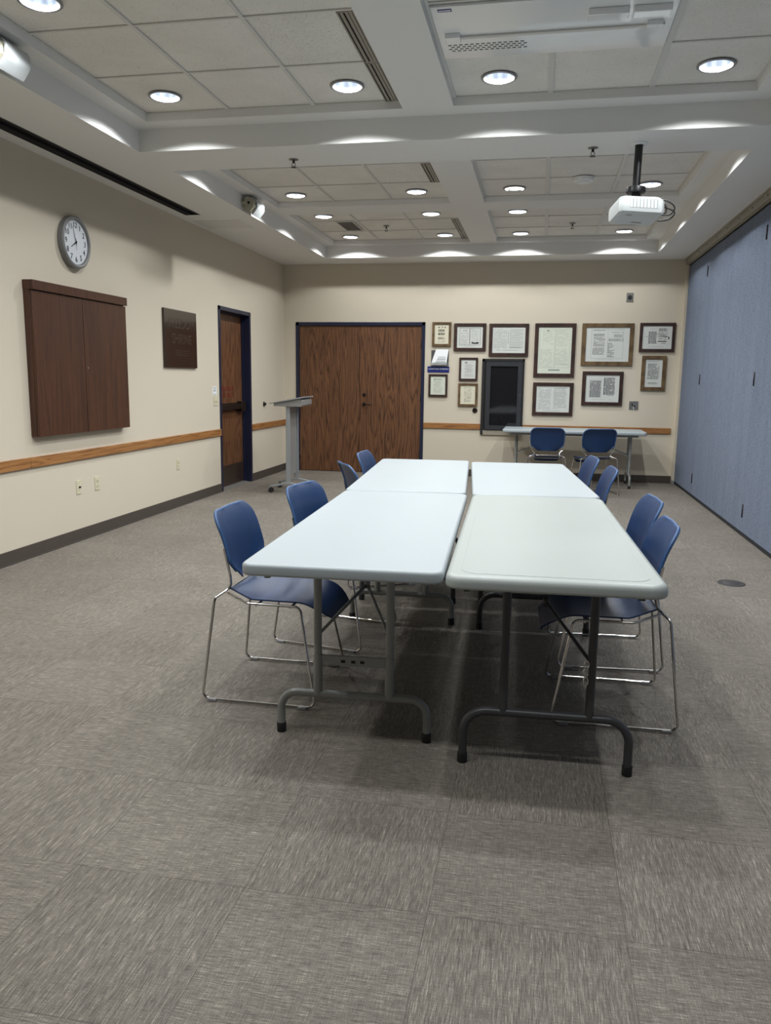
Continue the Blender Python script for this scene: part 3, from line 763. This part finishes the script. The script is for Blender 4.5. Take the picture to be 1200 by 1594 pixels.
doc(-.756, 2.147, -.178, 1.700, .047, M_fdark, M_paper, 'dark-framed pale double page directly above the dark display case', {'l': [L(-.9, -.08, -.62, .82, .012, .003, .85, .1), L(.05, .92, -.62, .82, .012, .003, .9, .1), L(-.75, .8, -.8, -.76, .012, .006)], 'n': [('R', -.04, -.025, -.3, .7), ('R', .05, .75, -.59, -.575)]})
doc(-.149, 2.151, .477, 1.421, .052, M_fdark, M_green, 'tall dark-framed four-part pale green document, largest of the portrait frames', {'l': [L(-.75, -.1, .28, .8, .02, .003, .8, .2), L(.08, .85, .2, .85, .02, .003, .8, .2), L(-.85, -.1, -.7, .03, .019, .003, .8, .15), L(.05, .85, -.65, .05, .019, .003, .8, .2), ('R', -.35, .35, -.88, -.82), ('B', -.9, -.02, -.75, .9, .002), ('B', .02, .9, -.75, .9, .002)], 'n': [('R', .4, .8, -.62, -.612), ('R', -.5, -.38, .83, .87)]})
doc(.487, 2.151, 1.237, 1.586, .055, M_ftan, M_paper, 'widest brown-framed document with two handwritten columns', {'n': [L(-.68, -.06, .78, .84, .03, .006), L(-.65, -.08, .5, .62, .0125, .006), L(-.65, -.1, .22, .42, .0125, .005, .9), L(-.65, -.1, -.1, .15, .0125, .005, .9), L(-.68, -.12, -.6, -.18, .0125, .005, .9), L(.18, .75, .68, .72, .01, .004), L(.28, .7, .42, .58, .014, .005), L(.05, .75, .18, .34, .0125, .005), L(.02, .35, -.75, .08, .013, .005, .9, .4)], 'l': [('B', -.75, .72, -.82, .9, .002), L(-.4, .4, -.9, -.88, .01, .003), ('R', .0, .006, -.8, .9)]})
doc(1.247, 2.157, 1.761, 1.774, .04, M_fdark, M_paper, 'dark-framed landscape document nearest the blue partition', {'n': [L(-.6, .0, -.55, .5, .0095, .0055), L(.08, .7, .5, .8, .0095, .005), L(.05, .7, -.2, .4, .012, .005, .8)], 'd': [('R', .1, .75, .08, .11), ('R', .05, .65, -.37, -.3), ('R', .3, .6, -.52, -.49), ('R', -.75, -.68, .05, .1), ('R', .75, .82, -.15, .05)], 'l': [L(-.6, .6, -.85, -.78, .012, .003), L(-.5, .0, .65, .75, .02, .004)]})
doc(1.293, 1.724, 1.681, 1.257, .05, M_ftan, M_paper, 'narrow olive-framed document under the landscape frame by the partition', {'n': [L(-.7, .7, -.45, .7, .0092, .0045, .9), L(-.8, .8, .82, .86, .01, .004)], 'l': [L(-.6, .6, -.8, -.65, .01, .006)]})
doc(.527, 1.508, 1.128, 1.043, .05, M_fdark, M_paper, 'dark-framed document with two dense grey columns below the widest frame', {'n': [L(-.75, -.08, -.6, .6, .0078, .005, .97, .04), L(.07, .75, -.45, .82, .0078, .005, .97, .06), L(.3, .7, -.55, -.5, .012, .004)], 'l': [('B', -.8, -.05, -.65, .72, .002), L(-.6, .6, -.85, -.8, .012, .003)]})
doc(-.131, 1.349, .467, .891, .05, M_fdark, M_paper, 'dark-framed pale double page under the tall green document', {'l': [L(-.85, -.1, -.8, .85, .0125, .003, .75, .1), L(.05, .85, -.75, .85, .0125, .0035, .8, .1), L(-.6, .5, -.9, -.88, .012, .003)], 'n': [('R', .1, .8, .83, .85)]})
doc(-1.157, 1.680, -.875, 1.358, .03, M_fdark, M_paper, 'small dark-framed letter to the left of the display case', {'l': [L(-.5, .65, -.35, .5, .01, .003, .85, .1), L(-.5, .75, -.8, -.5, .012, .003), L(.2, .7, .7, .75, .012, .003)], 'n': [('R', -.5, -.15, .64, .74)]})
doc(-1.161, 1.322, -.867, .999, .032, M_ftan, M_cream, 'small olive-framed document just below the small dark-framed letter', {'l': [L(-.5, .6, -.1, .8, .012, .003, .8, .2), L(-.5, .5, -.8, -.4, .011, .004, .8, .3)], 'n': [L(-.4, .5, -.3, -.2, .012, .004)]})
doc(-1.585, 1.445, -1.300, 1.127, .03, M_fdark, M_green, 'small dark-framed document under the blue label strip', {'l': [L(-.6, .7, -.8, .75, .013, .003, .8, .25)], 'n': [L(-.6, .6, .6, .7, .02, .005)]})

# leaflet in a clear holder and blue label
t = thing('leaflet_holder', 'clear acrylic wall holder above the blue label strip', 'leaflet holder', (-1.425, D, 1.565))
hb = MB(); hb.box((-.125, -.004, 0), (.125, 0, .215)).box((-.125, -.05, 0), (.125, -.004, .004)).box((-.125, -.053, 0), (.125, -.05, .05)); hb.build('acrylic_tray', M_acr, t, smooth=False)
t = thing('leaflet', 'white printed leaflet leaning in the clear wall holder', 'leaflet', (-1.425, D-.03, 1.574))
lf = MB(); lf.add([(-.125, -.016, 0), (.095, -.016, .0), (.122, .015, .218), (-.055, .015, .22), (-.125, -.011, 0), (.095, -.011, .0), (.122, .02, .218), (-.055, .02, .22)], [(0, 1, 2, 3), (7, 6, 5, 4), (0, 1, 5, 4), (1, 2, 6, 5), (2, 3, 7, 6), (3, 0, 4, 7)])
lf.build('folded_sheet', M_white, t, smooth=False)
k = MB()
for q in range(6):
    zz = .02+q*.018; y = -.0165+.031*zz/.22-.0012
    k.box((-.07+.035*zz/.2+q*.006, y, zz), (.085, y+.0006, zz+(.007 if q in (1, 3) else .004)))
k.build('printed_text', M_ink, t, smooth=False)
t = thing('blue_label', 'narrow royal blue label strip with white lettering under the leaflet holder', 'label', (-1.444, D, 1.512))
MB().box((-.155, -.012, -.041), (.155, 0, .041)).build('strip', M_bluelab, t, bevel=.002)
text_mesh('lettering', 'CHARITABLE VETERANS', .03, M_white, t, M_faceY((0, -.0125, .004)), width=.285)

# recessed look display case
t = thing('display_case', 'tall dark glass-fronted display case between the framed documents', 'display case', (0, D, 0))
cs = MB(); a, b = CS0, CS1
cs.box((a, -.03, CSB), (a+.035, 0, CST)).box((b-.022, -.03, CSB+.06), (b, 0, CST)).box((a, -.03, CST-.035), (b, 0, CST)).box((a+.03, -.012, CSB+.06), (b-.02, -.002, CST-.03))
cs.build('case_frame', M_rubber, t, smooth=False)
MB().box((a+.035, -.028, CSB), (b, 0, CSB+.062)).build('sill', M_track, t, smooth=False)
dr = MB(); a2, b2, z0, z1 = a+.06, b-.026, CSB+.072, CST-.04; bw = .062
dr.box((a2, -.04, z0), (a2+bw, -.012, z1)).box((b2-bw, -.04, z0), (b2, -.012, z1)).box((a2+bw, -.04, z0), (b2-bw, -.012, z0+bw)).box((a2+bw, -.04, z1-bw), (b2-bw, -.012, z1))
dd = dr.build('door', M_gcase, t, smooth=False)
MB().box((a2+bw, -.024, z0+bw), (b2-bw, -.016, z1-bw)).build('glass_pane', M_glass, dd, smooth=False)
MB().lathe([(0, -.048), (.007, -.047), (.008, -.04)], (b2-.02, 0, 1.165), 14, 'y', False).build('lock', M_chrome, dd)

t = thing('jack_plate', 'small metal plate with black round jack high on the far wall', 'wall plate', (1.121, D, 2.491))
MB().box((-.045, -.008, -.06), (.045, 0, .06)).build('plate', M_steel, t, bevel=.002)
MB().lathe([(0, -.02), (.024, -.02), (.028, -.008)], (0, 0, 0), 18, 'y', False).build('jack', M_rubber, t)
t = thing('wall_control_plate', 'square metal plate with two small controls low beside the partition', 'wall plate', (1.256, D, 1.054))
MB().box((-.06, -.008, -.058), (.06, 0, .058)).build('plate', M_steel, t, bevel=.002)
for dx, dz in ((-.02, .01), (.012, -.01)): MB().box((dx-.008, -.014, dz-.01), (dx+.008, -.008, dz+.01)).build('button', M_screw, t, smooth=False)
MB().cyl((.0, -.012, -.02), (.004, -.014, -.075), .003, 8).build('plug_stub', M_white, t)

# ------------------------------------------------------------------ folding tables
def table(name, label, loc, rz, hx, hy, legs, mtop, mleg, th=.048, rad=.045, bev=.010, foot_half=.285, up_half=.14, barz=.165, adj=True, group='white folding tables pushed together', brace_sides=(-1, 1)):
    """long axis = local y; legs = [y of leg frame,...]"""
    t = thing(name, label, 'table', (loc[0], loc[1], 0), rz, group)
    top = MB(); top.rslab(hx, hy, .735-th, .735, rad, bev, bevb=min(bev, .009))
    tt = top.build('tabletop', mtop, t)
    if bev > .015:
        rm = MB(); rm.rslab(hx-.05, hy-.05, .7345, .7362, rad, .001); rm.build('recessed_centre', mtop, tt)
    ap = MB(); ap.box((-hx+.06, -hy+.1, .735-th-.03), (-hx+.08, hy-.1, .735-th+.002)).box((hx-.08, -hy+.1, .735-th-.03), (hx-.06, hy-.1, .735-th+.002))
    ap.build('apron_rail', mleg, t, smooth=False)
    zt = .735-th
    for s, y in zip((-1, 1), legs):
        lg = MB()
        for sx in (-1, 1): lg.tube([(sx*up_half, y, zt), (sx*up_half, y, barz)], .0155, 14)
        if adj:
            for sx in (-1, 1): lg.tube([(sx*up_half, y, barz+.16), (sx*up_half, y, barz)], .0175, 14)
        lg.cyl((-hx+.07, y, zt-.012), (hx-.07, y, zt-.012), .011, 12)
        fb = fillet([(-foot_half, y, .03), (-foot_half, y, barz), (foot_half, y, barz), (foot_half, y, .03)], .1, 8)
        lg.tube(fb, .0155, 14)
        lo_ = lg.build('leg_frame', mleg, t)
        for sx in (-1, 1): MB().lathe([(.018, .0), (.0185, .035), (.0165, .038)], (sx*foot_half, y, 0), 16).build('foot_cap', M_rubber, lo_)
        if adj:
            cbm = MB(); cbm.box((-up_half, y-.006, .285), (up_half, y+.006, .322)); cbm.build('cross_bar', mleg, lo_, smooth=False)
            k = MB()
            for q in (-.04, -.0, .035): k.box((q-.008, y-.0075, .297), (q+.008, y-.006, .308))
            k.build('cross_bar_holes', M_rubber, lo_, smooth=False)
        br = MB(); ym = y-s*.30
        for sx in brace_sides: br.tube([(sx*up_half, y, .40), (0, ym, .53)], .0065, 8)
        br.tube([(0, ym, .53), (0, ym-s*.22, zt-.005)], .008, 8); br.cyl((0, ym-.0, .515), (0, ym, .55), .013, 10)
        br.build('folding_brace', mleg, t)
    return t
table('folding_table', 'cool white folding table nearest the viewer on the left, with grey legs', (-.687, 3.478), R(2.7), .352, .943, [-.66, .84], M_white_pl, M_grayleg, up_half=.139, bev=.012, th=.043)
table('folding_table', 'white folding table at the back left of the joined group of tables', (-.812, 5.372), R(4.4), .350, .925, [-.64, .66], M_white_pl, M_darkleg, adj=False, bev=.012, th=.04)
table('folding_table', 'white folding table at the back right of the joined group of tables', (-.078, 5.372), R(5.1), .356, .90, [-.62, .62], M_white_pl, M_darkleg, adj=False, bev=.012, th=.04)
t4 = table('folding_table', 'off-white folding table with rounded rim nearest the viewer on the right, charcoal legs', (.039, 3.495), R(2.1), .358, .965, [-.78, .80], M_cream_pl, M_darkleg, adj=False, th=.046, rad=.06, bev=.02, brace_sides=(1,), barz=.2, up_half=.15, foot_half=.29)
# chain hook on t4 near leg
ch = MB()
for k in range(3):
    zc = .40-.03*k; ch.tube([(.15+.008*math.cos(2*PI*q/10)-.02, -.79+(.004 if k % 2 else 0), zc+.016*math.sin(2*PI*q/10)) for q in range(10)], .0025, 6, closed=True)
ch.build('chain', M_chrome, t4)
table('folding_table', 'narrow-looking white folding table standing against the far wall under the frames', (.445, 10.94), R(-90-.6), .36, .916, [-.74, .74], M_white_pl, M_grayleg, adj=False, bev=.012, th=.04, group='white folding tables by the wall')

# ------------------------------------------------------------------ chairs
def make_chair():
    t = thing('stacking_chair', 'x', 'chair', group='blue stacking chairs')
    Z0, Z1 = .518, .803
    def hw(v):
        z = v
        w = .207-.006*v
        if v < .30: w -= .09*(1-v/.30)**1.2
        if v > .77: w -= .072*(1-math.sqrt(max(0, 1-((v-.77)/.23)**2)))
        return w
    def back(u, v):
        v = 1-(1-v)**1.6; vv = v
        z = Z0+(Z1-Z0)*vv
        x = u*hw(vv)
        au = abs(u)
        y = -.150-.042*vv-.034*vv**5+.034*(au**2.2)*(1-.6*vv)-.007*max(0, (au-.72)/.28)*vv
        return (x, y, z)
    bm = MB(); bm.shell(back, 16, 24, .006)
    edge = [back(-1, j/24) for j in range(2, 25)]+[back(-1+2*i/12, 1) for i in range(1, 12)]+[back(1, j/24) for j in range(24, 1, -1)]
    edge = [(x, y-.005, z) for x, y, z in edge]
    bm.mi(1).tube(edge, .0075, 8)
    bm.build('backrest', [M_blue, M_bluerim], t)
    def seat(u, v):          # v 0 rear .. 1 front
        y = -.175+.465*v
        w = .20
        if v < .28: w = .135+(.20-.135)*(v/.28)
        if v > .82: w = .20-.055*((v-.82)/.18)**2
        x = u*w
        z = .437-.016*(1-u*u)*math.sin(PI*min(1, v*1.1)) + .028*max(0, .25-v)/.25*1
        z -= .075*max(0, (v-.70)/.30)**2
        z += .006*abs(u)**3
        return (x, y, z)
    sm = MB(); sm.shell(seat, 14, 22, .006); sm.tube([Vector(seat(u_i, 1))+Vector((0, -.002, -.004)) for u_i in [-1+.2*k for k in range(11)]], .006, 8)
    sm.build('seat', M_blue, t)
    fm = MB()
    for s in (-1, 1):
        # back upright, inward jog, rear leg, runner, front leg, side rail
        path = [(s*.213, -.162, .66), (s*.199, -.142, .54), (s*.135, -.165, .475), (s*.222, -.205, .445), (s*.258, -.255, .010), (s*.258, .245, .010), (s*.205, .165, .425), (s*.198, -.07, .425), (s*.150, -.178, .452)]
        rad = [0, .03, .02, .025, .028, .028, .03, .03, 0]
        fm.tube(fillet(path, rad, 5), .0058, 10)
    for y, z in ((-.03, .418), (.12, .418)): fm.cyl((-.2, y, z), (.2, y, z), .005, 8)
    fm.cyl((-.135, -.172, .466), (.135, -.172, .466), .005, 8)
    fm.build('sled_frame', M_chrome, t)
    for s in (-1, 1):
        for y in (-.21, .19): MB().box((s*.258-.010, y-.02, 0), (s*.258+.010, y+.02, .014)).build('glide', M_glide, t, bevel=.003)
    return t
chair = make_chair()
spots = [
    (-1.11, 3.275, -90, 'blue stacking chair at the near left corner of the front white table'),
    (-1.025, 4.03, -100, 'blue stacking chair second along the left side of the tables'),
    (-1.085, 5.27, -62, 'blue stacking chair third along the left side, turned so its back shows'),
    (-1.12, 6.02, -92, 'blue stacking chair at the far left end, before the double door'),
    (.328, 3.365, 92, 'blue stacking chair nearest the viewer on the right side, tucked under the off-white table'),
    (.355, 4.03, 95, 'blue stacking chair on the right, directly behind the nearest right chair'),
    (.275, 5.40, 94, 'blue stacking chair third along the right side of the tables'),
    (.20, 6.12, 98, 'blue stacking chair at the far right end of the joined tables'),
    (.108, 10.14, 0, 'dark blue chair with its back to the viewer, left one at the wall table'),
    (.685, 10.12, 13, 'dark blue chair with its back to the viewer, right one at the wall table'),
]
for i, (x, y, a, lab) in enumerate(spots):
    grp = 'blue stacking chairs around the joined tables' if i < 8 else 'blue chairs at the wall table'
    if i == 0: chair.location = (x, y, 0); chair.rotation_euler = (0, 0, R(a)); chair['label'] = lab; chair['group'] = grp
    else: dup(chair, (x, y, 0), R(a), lab, grp)

# ------------------------------------------------------------------ lectern
t = thing('mobile_lectern', 'silver-grey mobile lectern on casters standing by the corner of the far wall', 'lectern', (-2.945, 9.24, 0), R(5))
def foot(y):
    b = MB()
    b.prism([(-.235, .06), (-.225, .085), (-.03, .125), (.03, .125), (.225, .085), (.235, .06), (.03, .098), (-.03, .098)], y-.018, y+.018, 'y')
    f = b.build('foot', M_alu, t, bevel=.004)
    for x in (-.215, .215):
        c = MB(); c.cyl((x, y-.012, .028), (x, y-.026, .028), .028, 18); c.cyl((x, y+.012, .028), (x, y+.026, .028), .028, 18); c.cyl((x, y, .028), (x, y, .078), .010, 10); c.cyl((x, y-.012, .028), (x, y+.012, .028), .008, 8)
        c.build('caster', M_rubber, f)
foot(-.16); foot(.30)
for y in (-.16, .30):
    p = MB(); p.prism([(-.03, 0), (.03, 0), (.024, .93), (-.024, .93)], y-.014, y+.014, 'y'); po = p.build('post', M_alu, t, bevel=.004)
    po.location = (0, 0, .11)
MB().box((-.008, -.146, .2), (.002, .286, 1.02)).build('back_panel', M_silver, t, smooth=False)
bx = MB(); bx.prism([(-.16, 1.035), (.165, 1.03), (.185, 1.05), (.185, 1.105), (.15, 1.125), (-.16, 1.07)], -.21, .35, 'y'); bx.build('shelf_box', M_silver, t, bevel=.004)
tp = MB(); tp.prism([(-.215, 1.07), (-.21, 1.060), (.20, 1.135), (.20, 1.15)], -.24, .38, 'y'); tp.build('reading_top', M_alu, t, bevel=.002)

# ------------------------------------------------------------------ projector
t = thing('ceiling_projector', 'white projector hanging upside down from a black pole on the main beam', 'projector', (.586, 5.975, H0))
pl = MB(); pl.cyl((0, 0, 0), (-.004, 0, -.29), .026, 24); pl.build('pole', M_black, t)
MB().lathe([(.057, 0), (.058, -.006), (.05, -.012), (.03, -.014)], n=32, caps=False).build('ceiling_flange', M_white, t)
MB().lathe([(.03, -.285), (.064, -.287), (.066, -.295), (.066, -.318), (.06, -.324), (.028, -.326), (.026, -.37)], (-.004, 0, 0), 28).build('collar', M_black, t)
ar = MB(); ar.tube([(-.11, -.05, -.375), (.0, 0, -.365), (.09, -.06, -.378)], .010, 8); ar.tube([(0, 0, -.33), (0, 0, -.38)], .03, 12); ar.tube([(0, 0, -.365), (.02, .1, -.378)], .010, 8); ar.box((-.09, -.02, -.385), (.09, .02, -.37)); ar.build('mount_arms', M_black, t)
pb = MB()
def proj_ring(z, ins, rx, sh=0):
    hx_, hy_ = .155-ins, .125-ins
    return [(-hx_, -hy_+rx, z), (-hx_+rx, -hy_, z), (hx_-rx, -hy_, z), (hx_, -hy_+rx, z), (hx_, hy_-rx, z), (hx_-rx, hy_, z), (-hx_+rx, hy_, z), (-hx_, hy_-rx, z)]
rings = [(0, .022), (-.012, .006), (-.03, 0), (-.085, 0), (-.1, .004), (-.106, .018)]
vs = []; fs = []
for z, ins in rings: vs += proj_ring(z, ins, .02)
for i in range(len(rings)-1):
    for k in range(8): fs.append((i*8+k, i*8+(k+1) % 8, (i+1)*8+(k+1) % 8, (i+1)*8+k))
fs += [tuple(range(8)), tuple(range(len(vs)-8, len(vs)))[::-1]]
pb.add(vs, fs); body = pb.build('body', mat('projector_white_shell', (208, 212, 211), rough=.4), t); body.location = (.0, -.04, -.392); body.rotation_euler = (R(-9), R(2), R(13)); body.scale = (1, 1, 1.08)
gv = MB(); gv.box((-.085, -.1262, -.078), (.105, -.1245, -.022)); gvo = gv.build('vent_grille', mat('projector_vent_grey', (176, 182, 180), rough=.5), body, smooth=False)
gl = MB()
for k in range(8): gl.box((-.082+k*.0235, -.1275, -.076), (-.078+k*.0235+.010, -.1262, -.024))
gl.build('vent_fins', M_white, body, smooth=False)
lb = MB(); lb.box((-.09, -.075, -.1072), (-.05, -.06, -.1058)).box((-.01, .05, -.1072), (.06, .07, -.1058)); lb.build('underside_label', M_ltrim, body, smooth=False)
pn = MB(); pn.box((-.115, -.09, -.1066), (.12, .09, -.1055)); pn.build('underside_cover', mat('projector_underside', (205, 208, 208), rough=.45), body, smooth=False)
cbm = MB()
def cable(p, r=.0045):
    P = [Vector(q) for q in p]; out = []
    for i in range(len(P)-1):
        p0 = P[max(i-1, 0)]; p1 = P[i]; p2 = P[i+1]; p3 = P[min(i+2, len(P)-1)]
        for k in range(8):
            s = k/8; out.append(.5*((2*p1)+(-p0+p2)*s+(2*p0-5*p1+4*p2-p3)*s*s+(-p0+3*p1-3*p2+p3)*s**3))
    out.append(P[-1]); cbm.tube(out, r, 8)
cable([(.02, .0, -.34), (.10, -.02, -.375), (.20, -.03, -.385), (.255, -.03, -.43), (.23, -.03, -.475), (.16, -.04, -.48)])
cable([(.02, .0, -.35), (.12, .0, -.40), (.19, .0, -.42), (.26, .0, -.455), (.23, .0, -.50), (.15, -.02, -.515)])
cable([(.06, .0, -.36), (.14, .0, -.37), (.20, .01, -.41), (.20, .01, -.46), (.15, .0, -.44)])
cbm.build('cables', M_rubber, t)

# ------------------------------------------------------------------ speakers in the left recess
def speaker(y, label):
    t = thing('ceiling_speaker', label, 'loudspeaker', (RECX[0], y, 3.045), 0, 'small speakers in the left ceiling recess')
    br = MB(); br.box((0, -.03, -.03), (.012, .03, .03)).box((.0, -.135, -.012), (.012, .135, .012)).box((.0, -.15, -.016), (.11, -.143, .016)).box((.0, .143, -.016), (.11, .15, .016)); br.build('bracket', M_beigem, t, smooth=False, bevel=.002)
    prof = [(.03, .055), (.075, .062), (.125, .03), (.125, -.03), (.085, -.082), (.03, -.05)]
    b = MB(); b.prism(prof, -.135, .135, 'y'); b.build('cabinet', M_beigem, t, bevel=.004)
    gp = [(.08, .072), (.128, .045), (.142, .02), (.142, -.03), (.130, -.05), (.092, -.098), (.075, -.085)]
    gi = [(x-.012, z*.86) for x, z in gp]
    g = MB(); g.prism(gp+gi[::-1], -.07, .137, 'y'); g.build('grille', M_grille, t, bevel=.003)
    MB().lathe([(0, -.151), (.014, -.151), (.016, -.135)], (.08, 0, 0), 16, 'y', False).build('knob', M_rubber, t)
speaker(7.86, 'small white wall speaker on a bracket in the far part of the left recess')
speaker(4.08, 'white speaker cut off by the left edge at the top corner')

# ------------------------------------------------------------------ floor box lid
t = thing('floor_box_lid', 'round dark floor outlet cover in the carpet beside the partition', 'floor outlet', (1.357, 5.712, 0))
MB().lathe([(.092, 0), (.09, .004), (.075, .005)], n=40).build('lid', M_floorcap, t)
MB().lathe([(.06, .0048), (.058, .0058), (0, .0058)], n=30, caps=False).build('flap', M_floorcap, t)
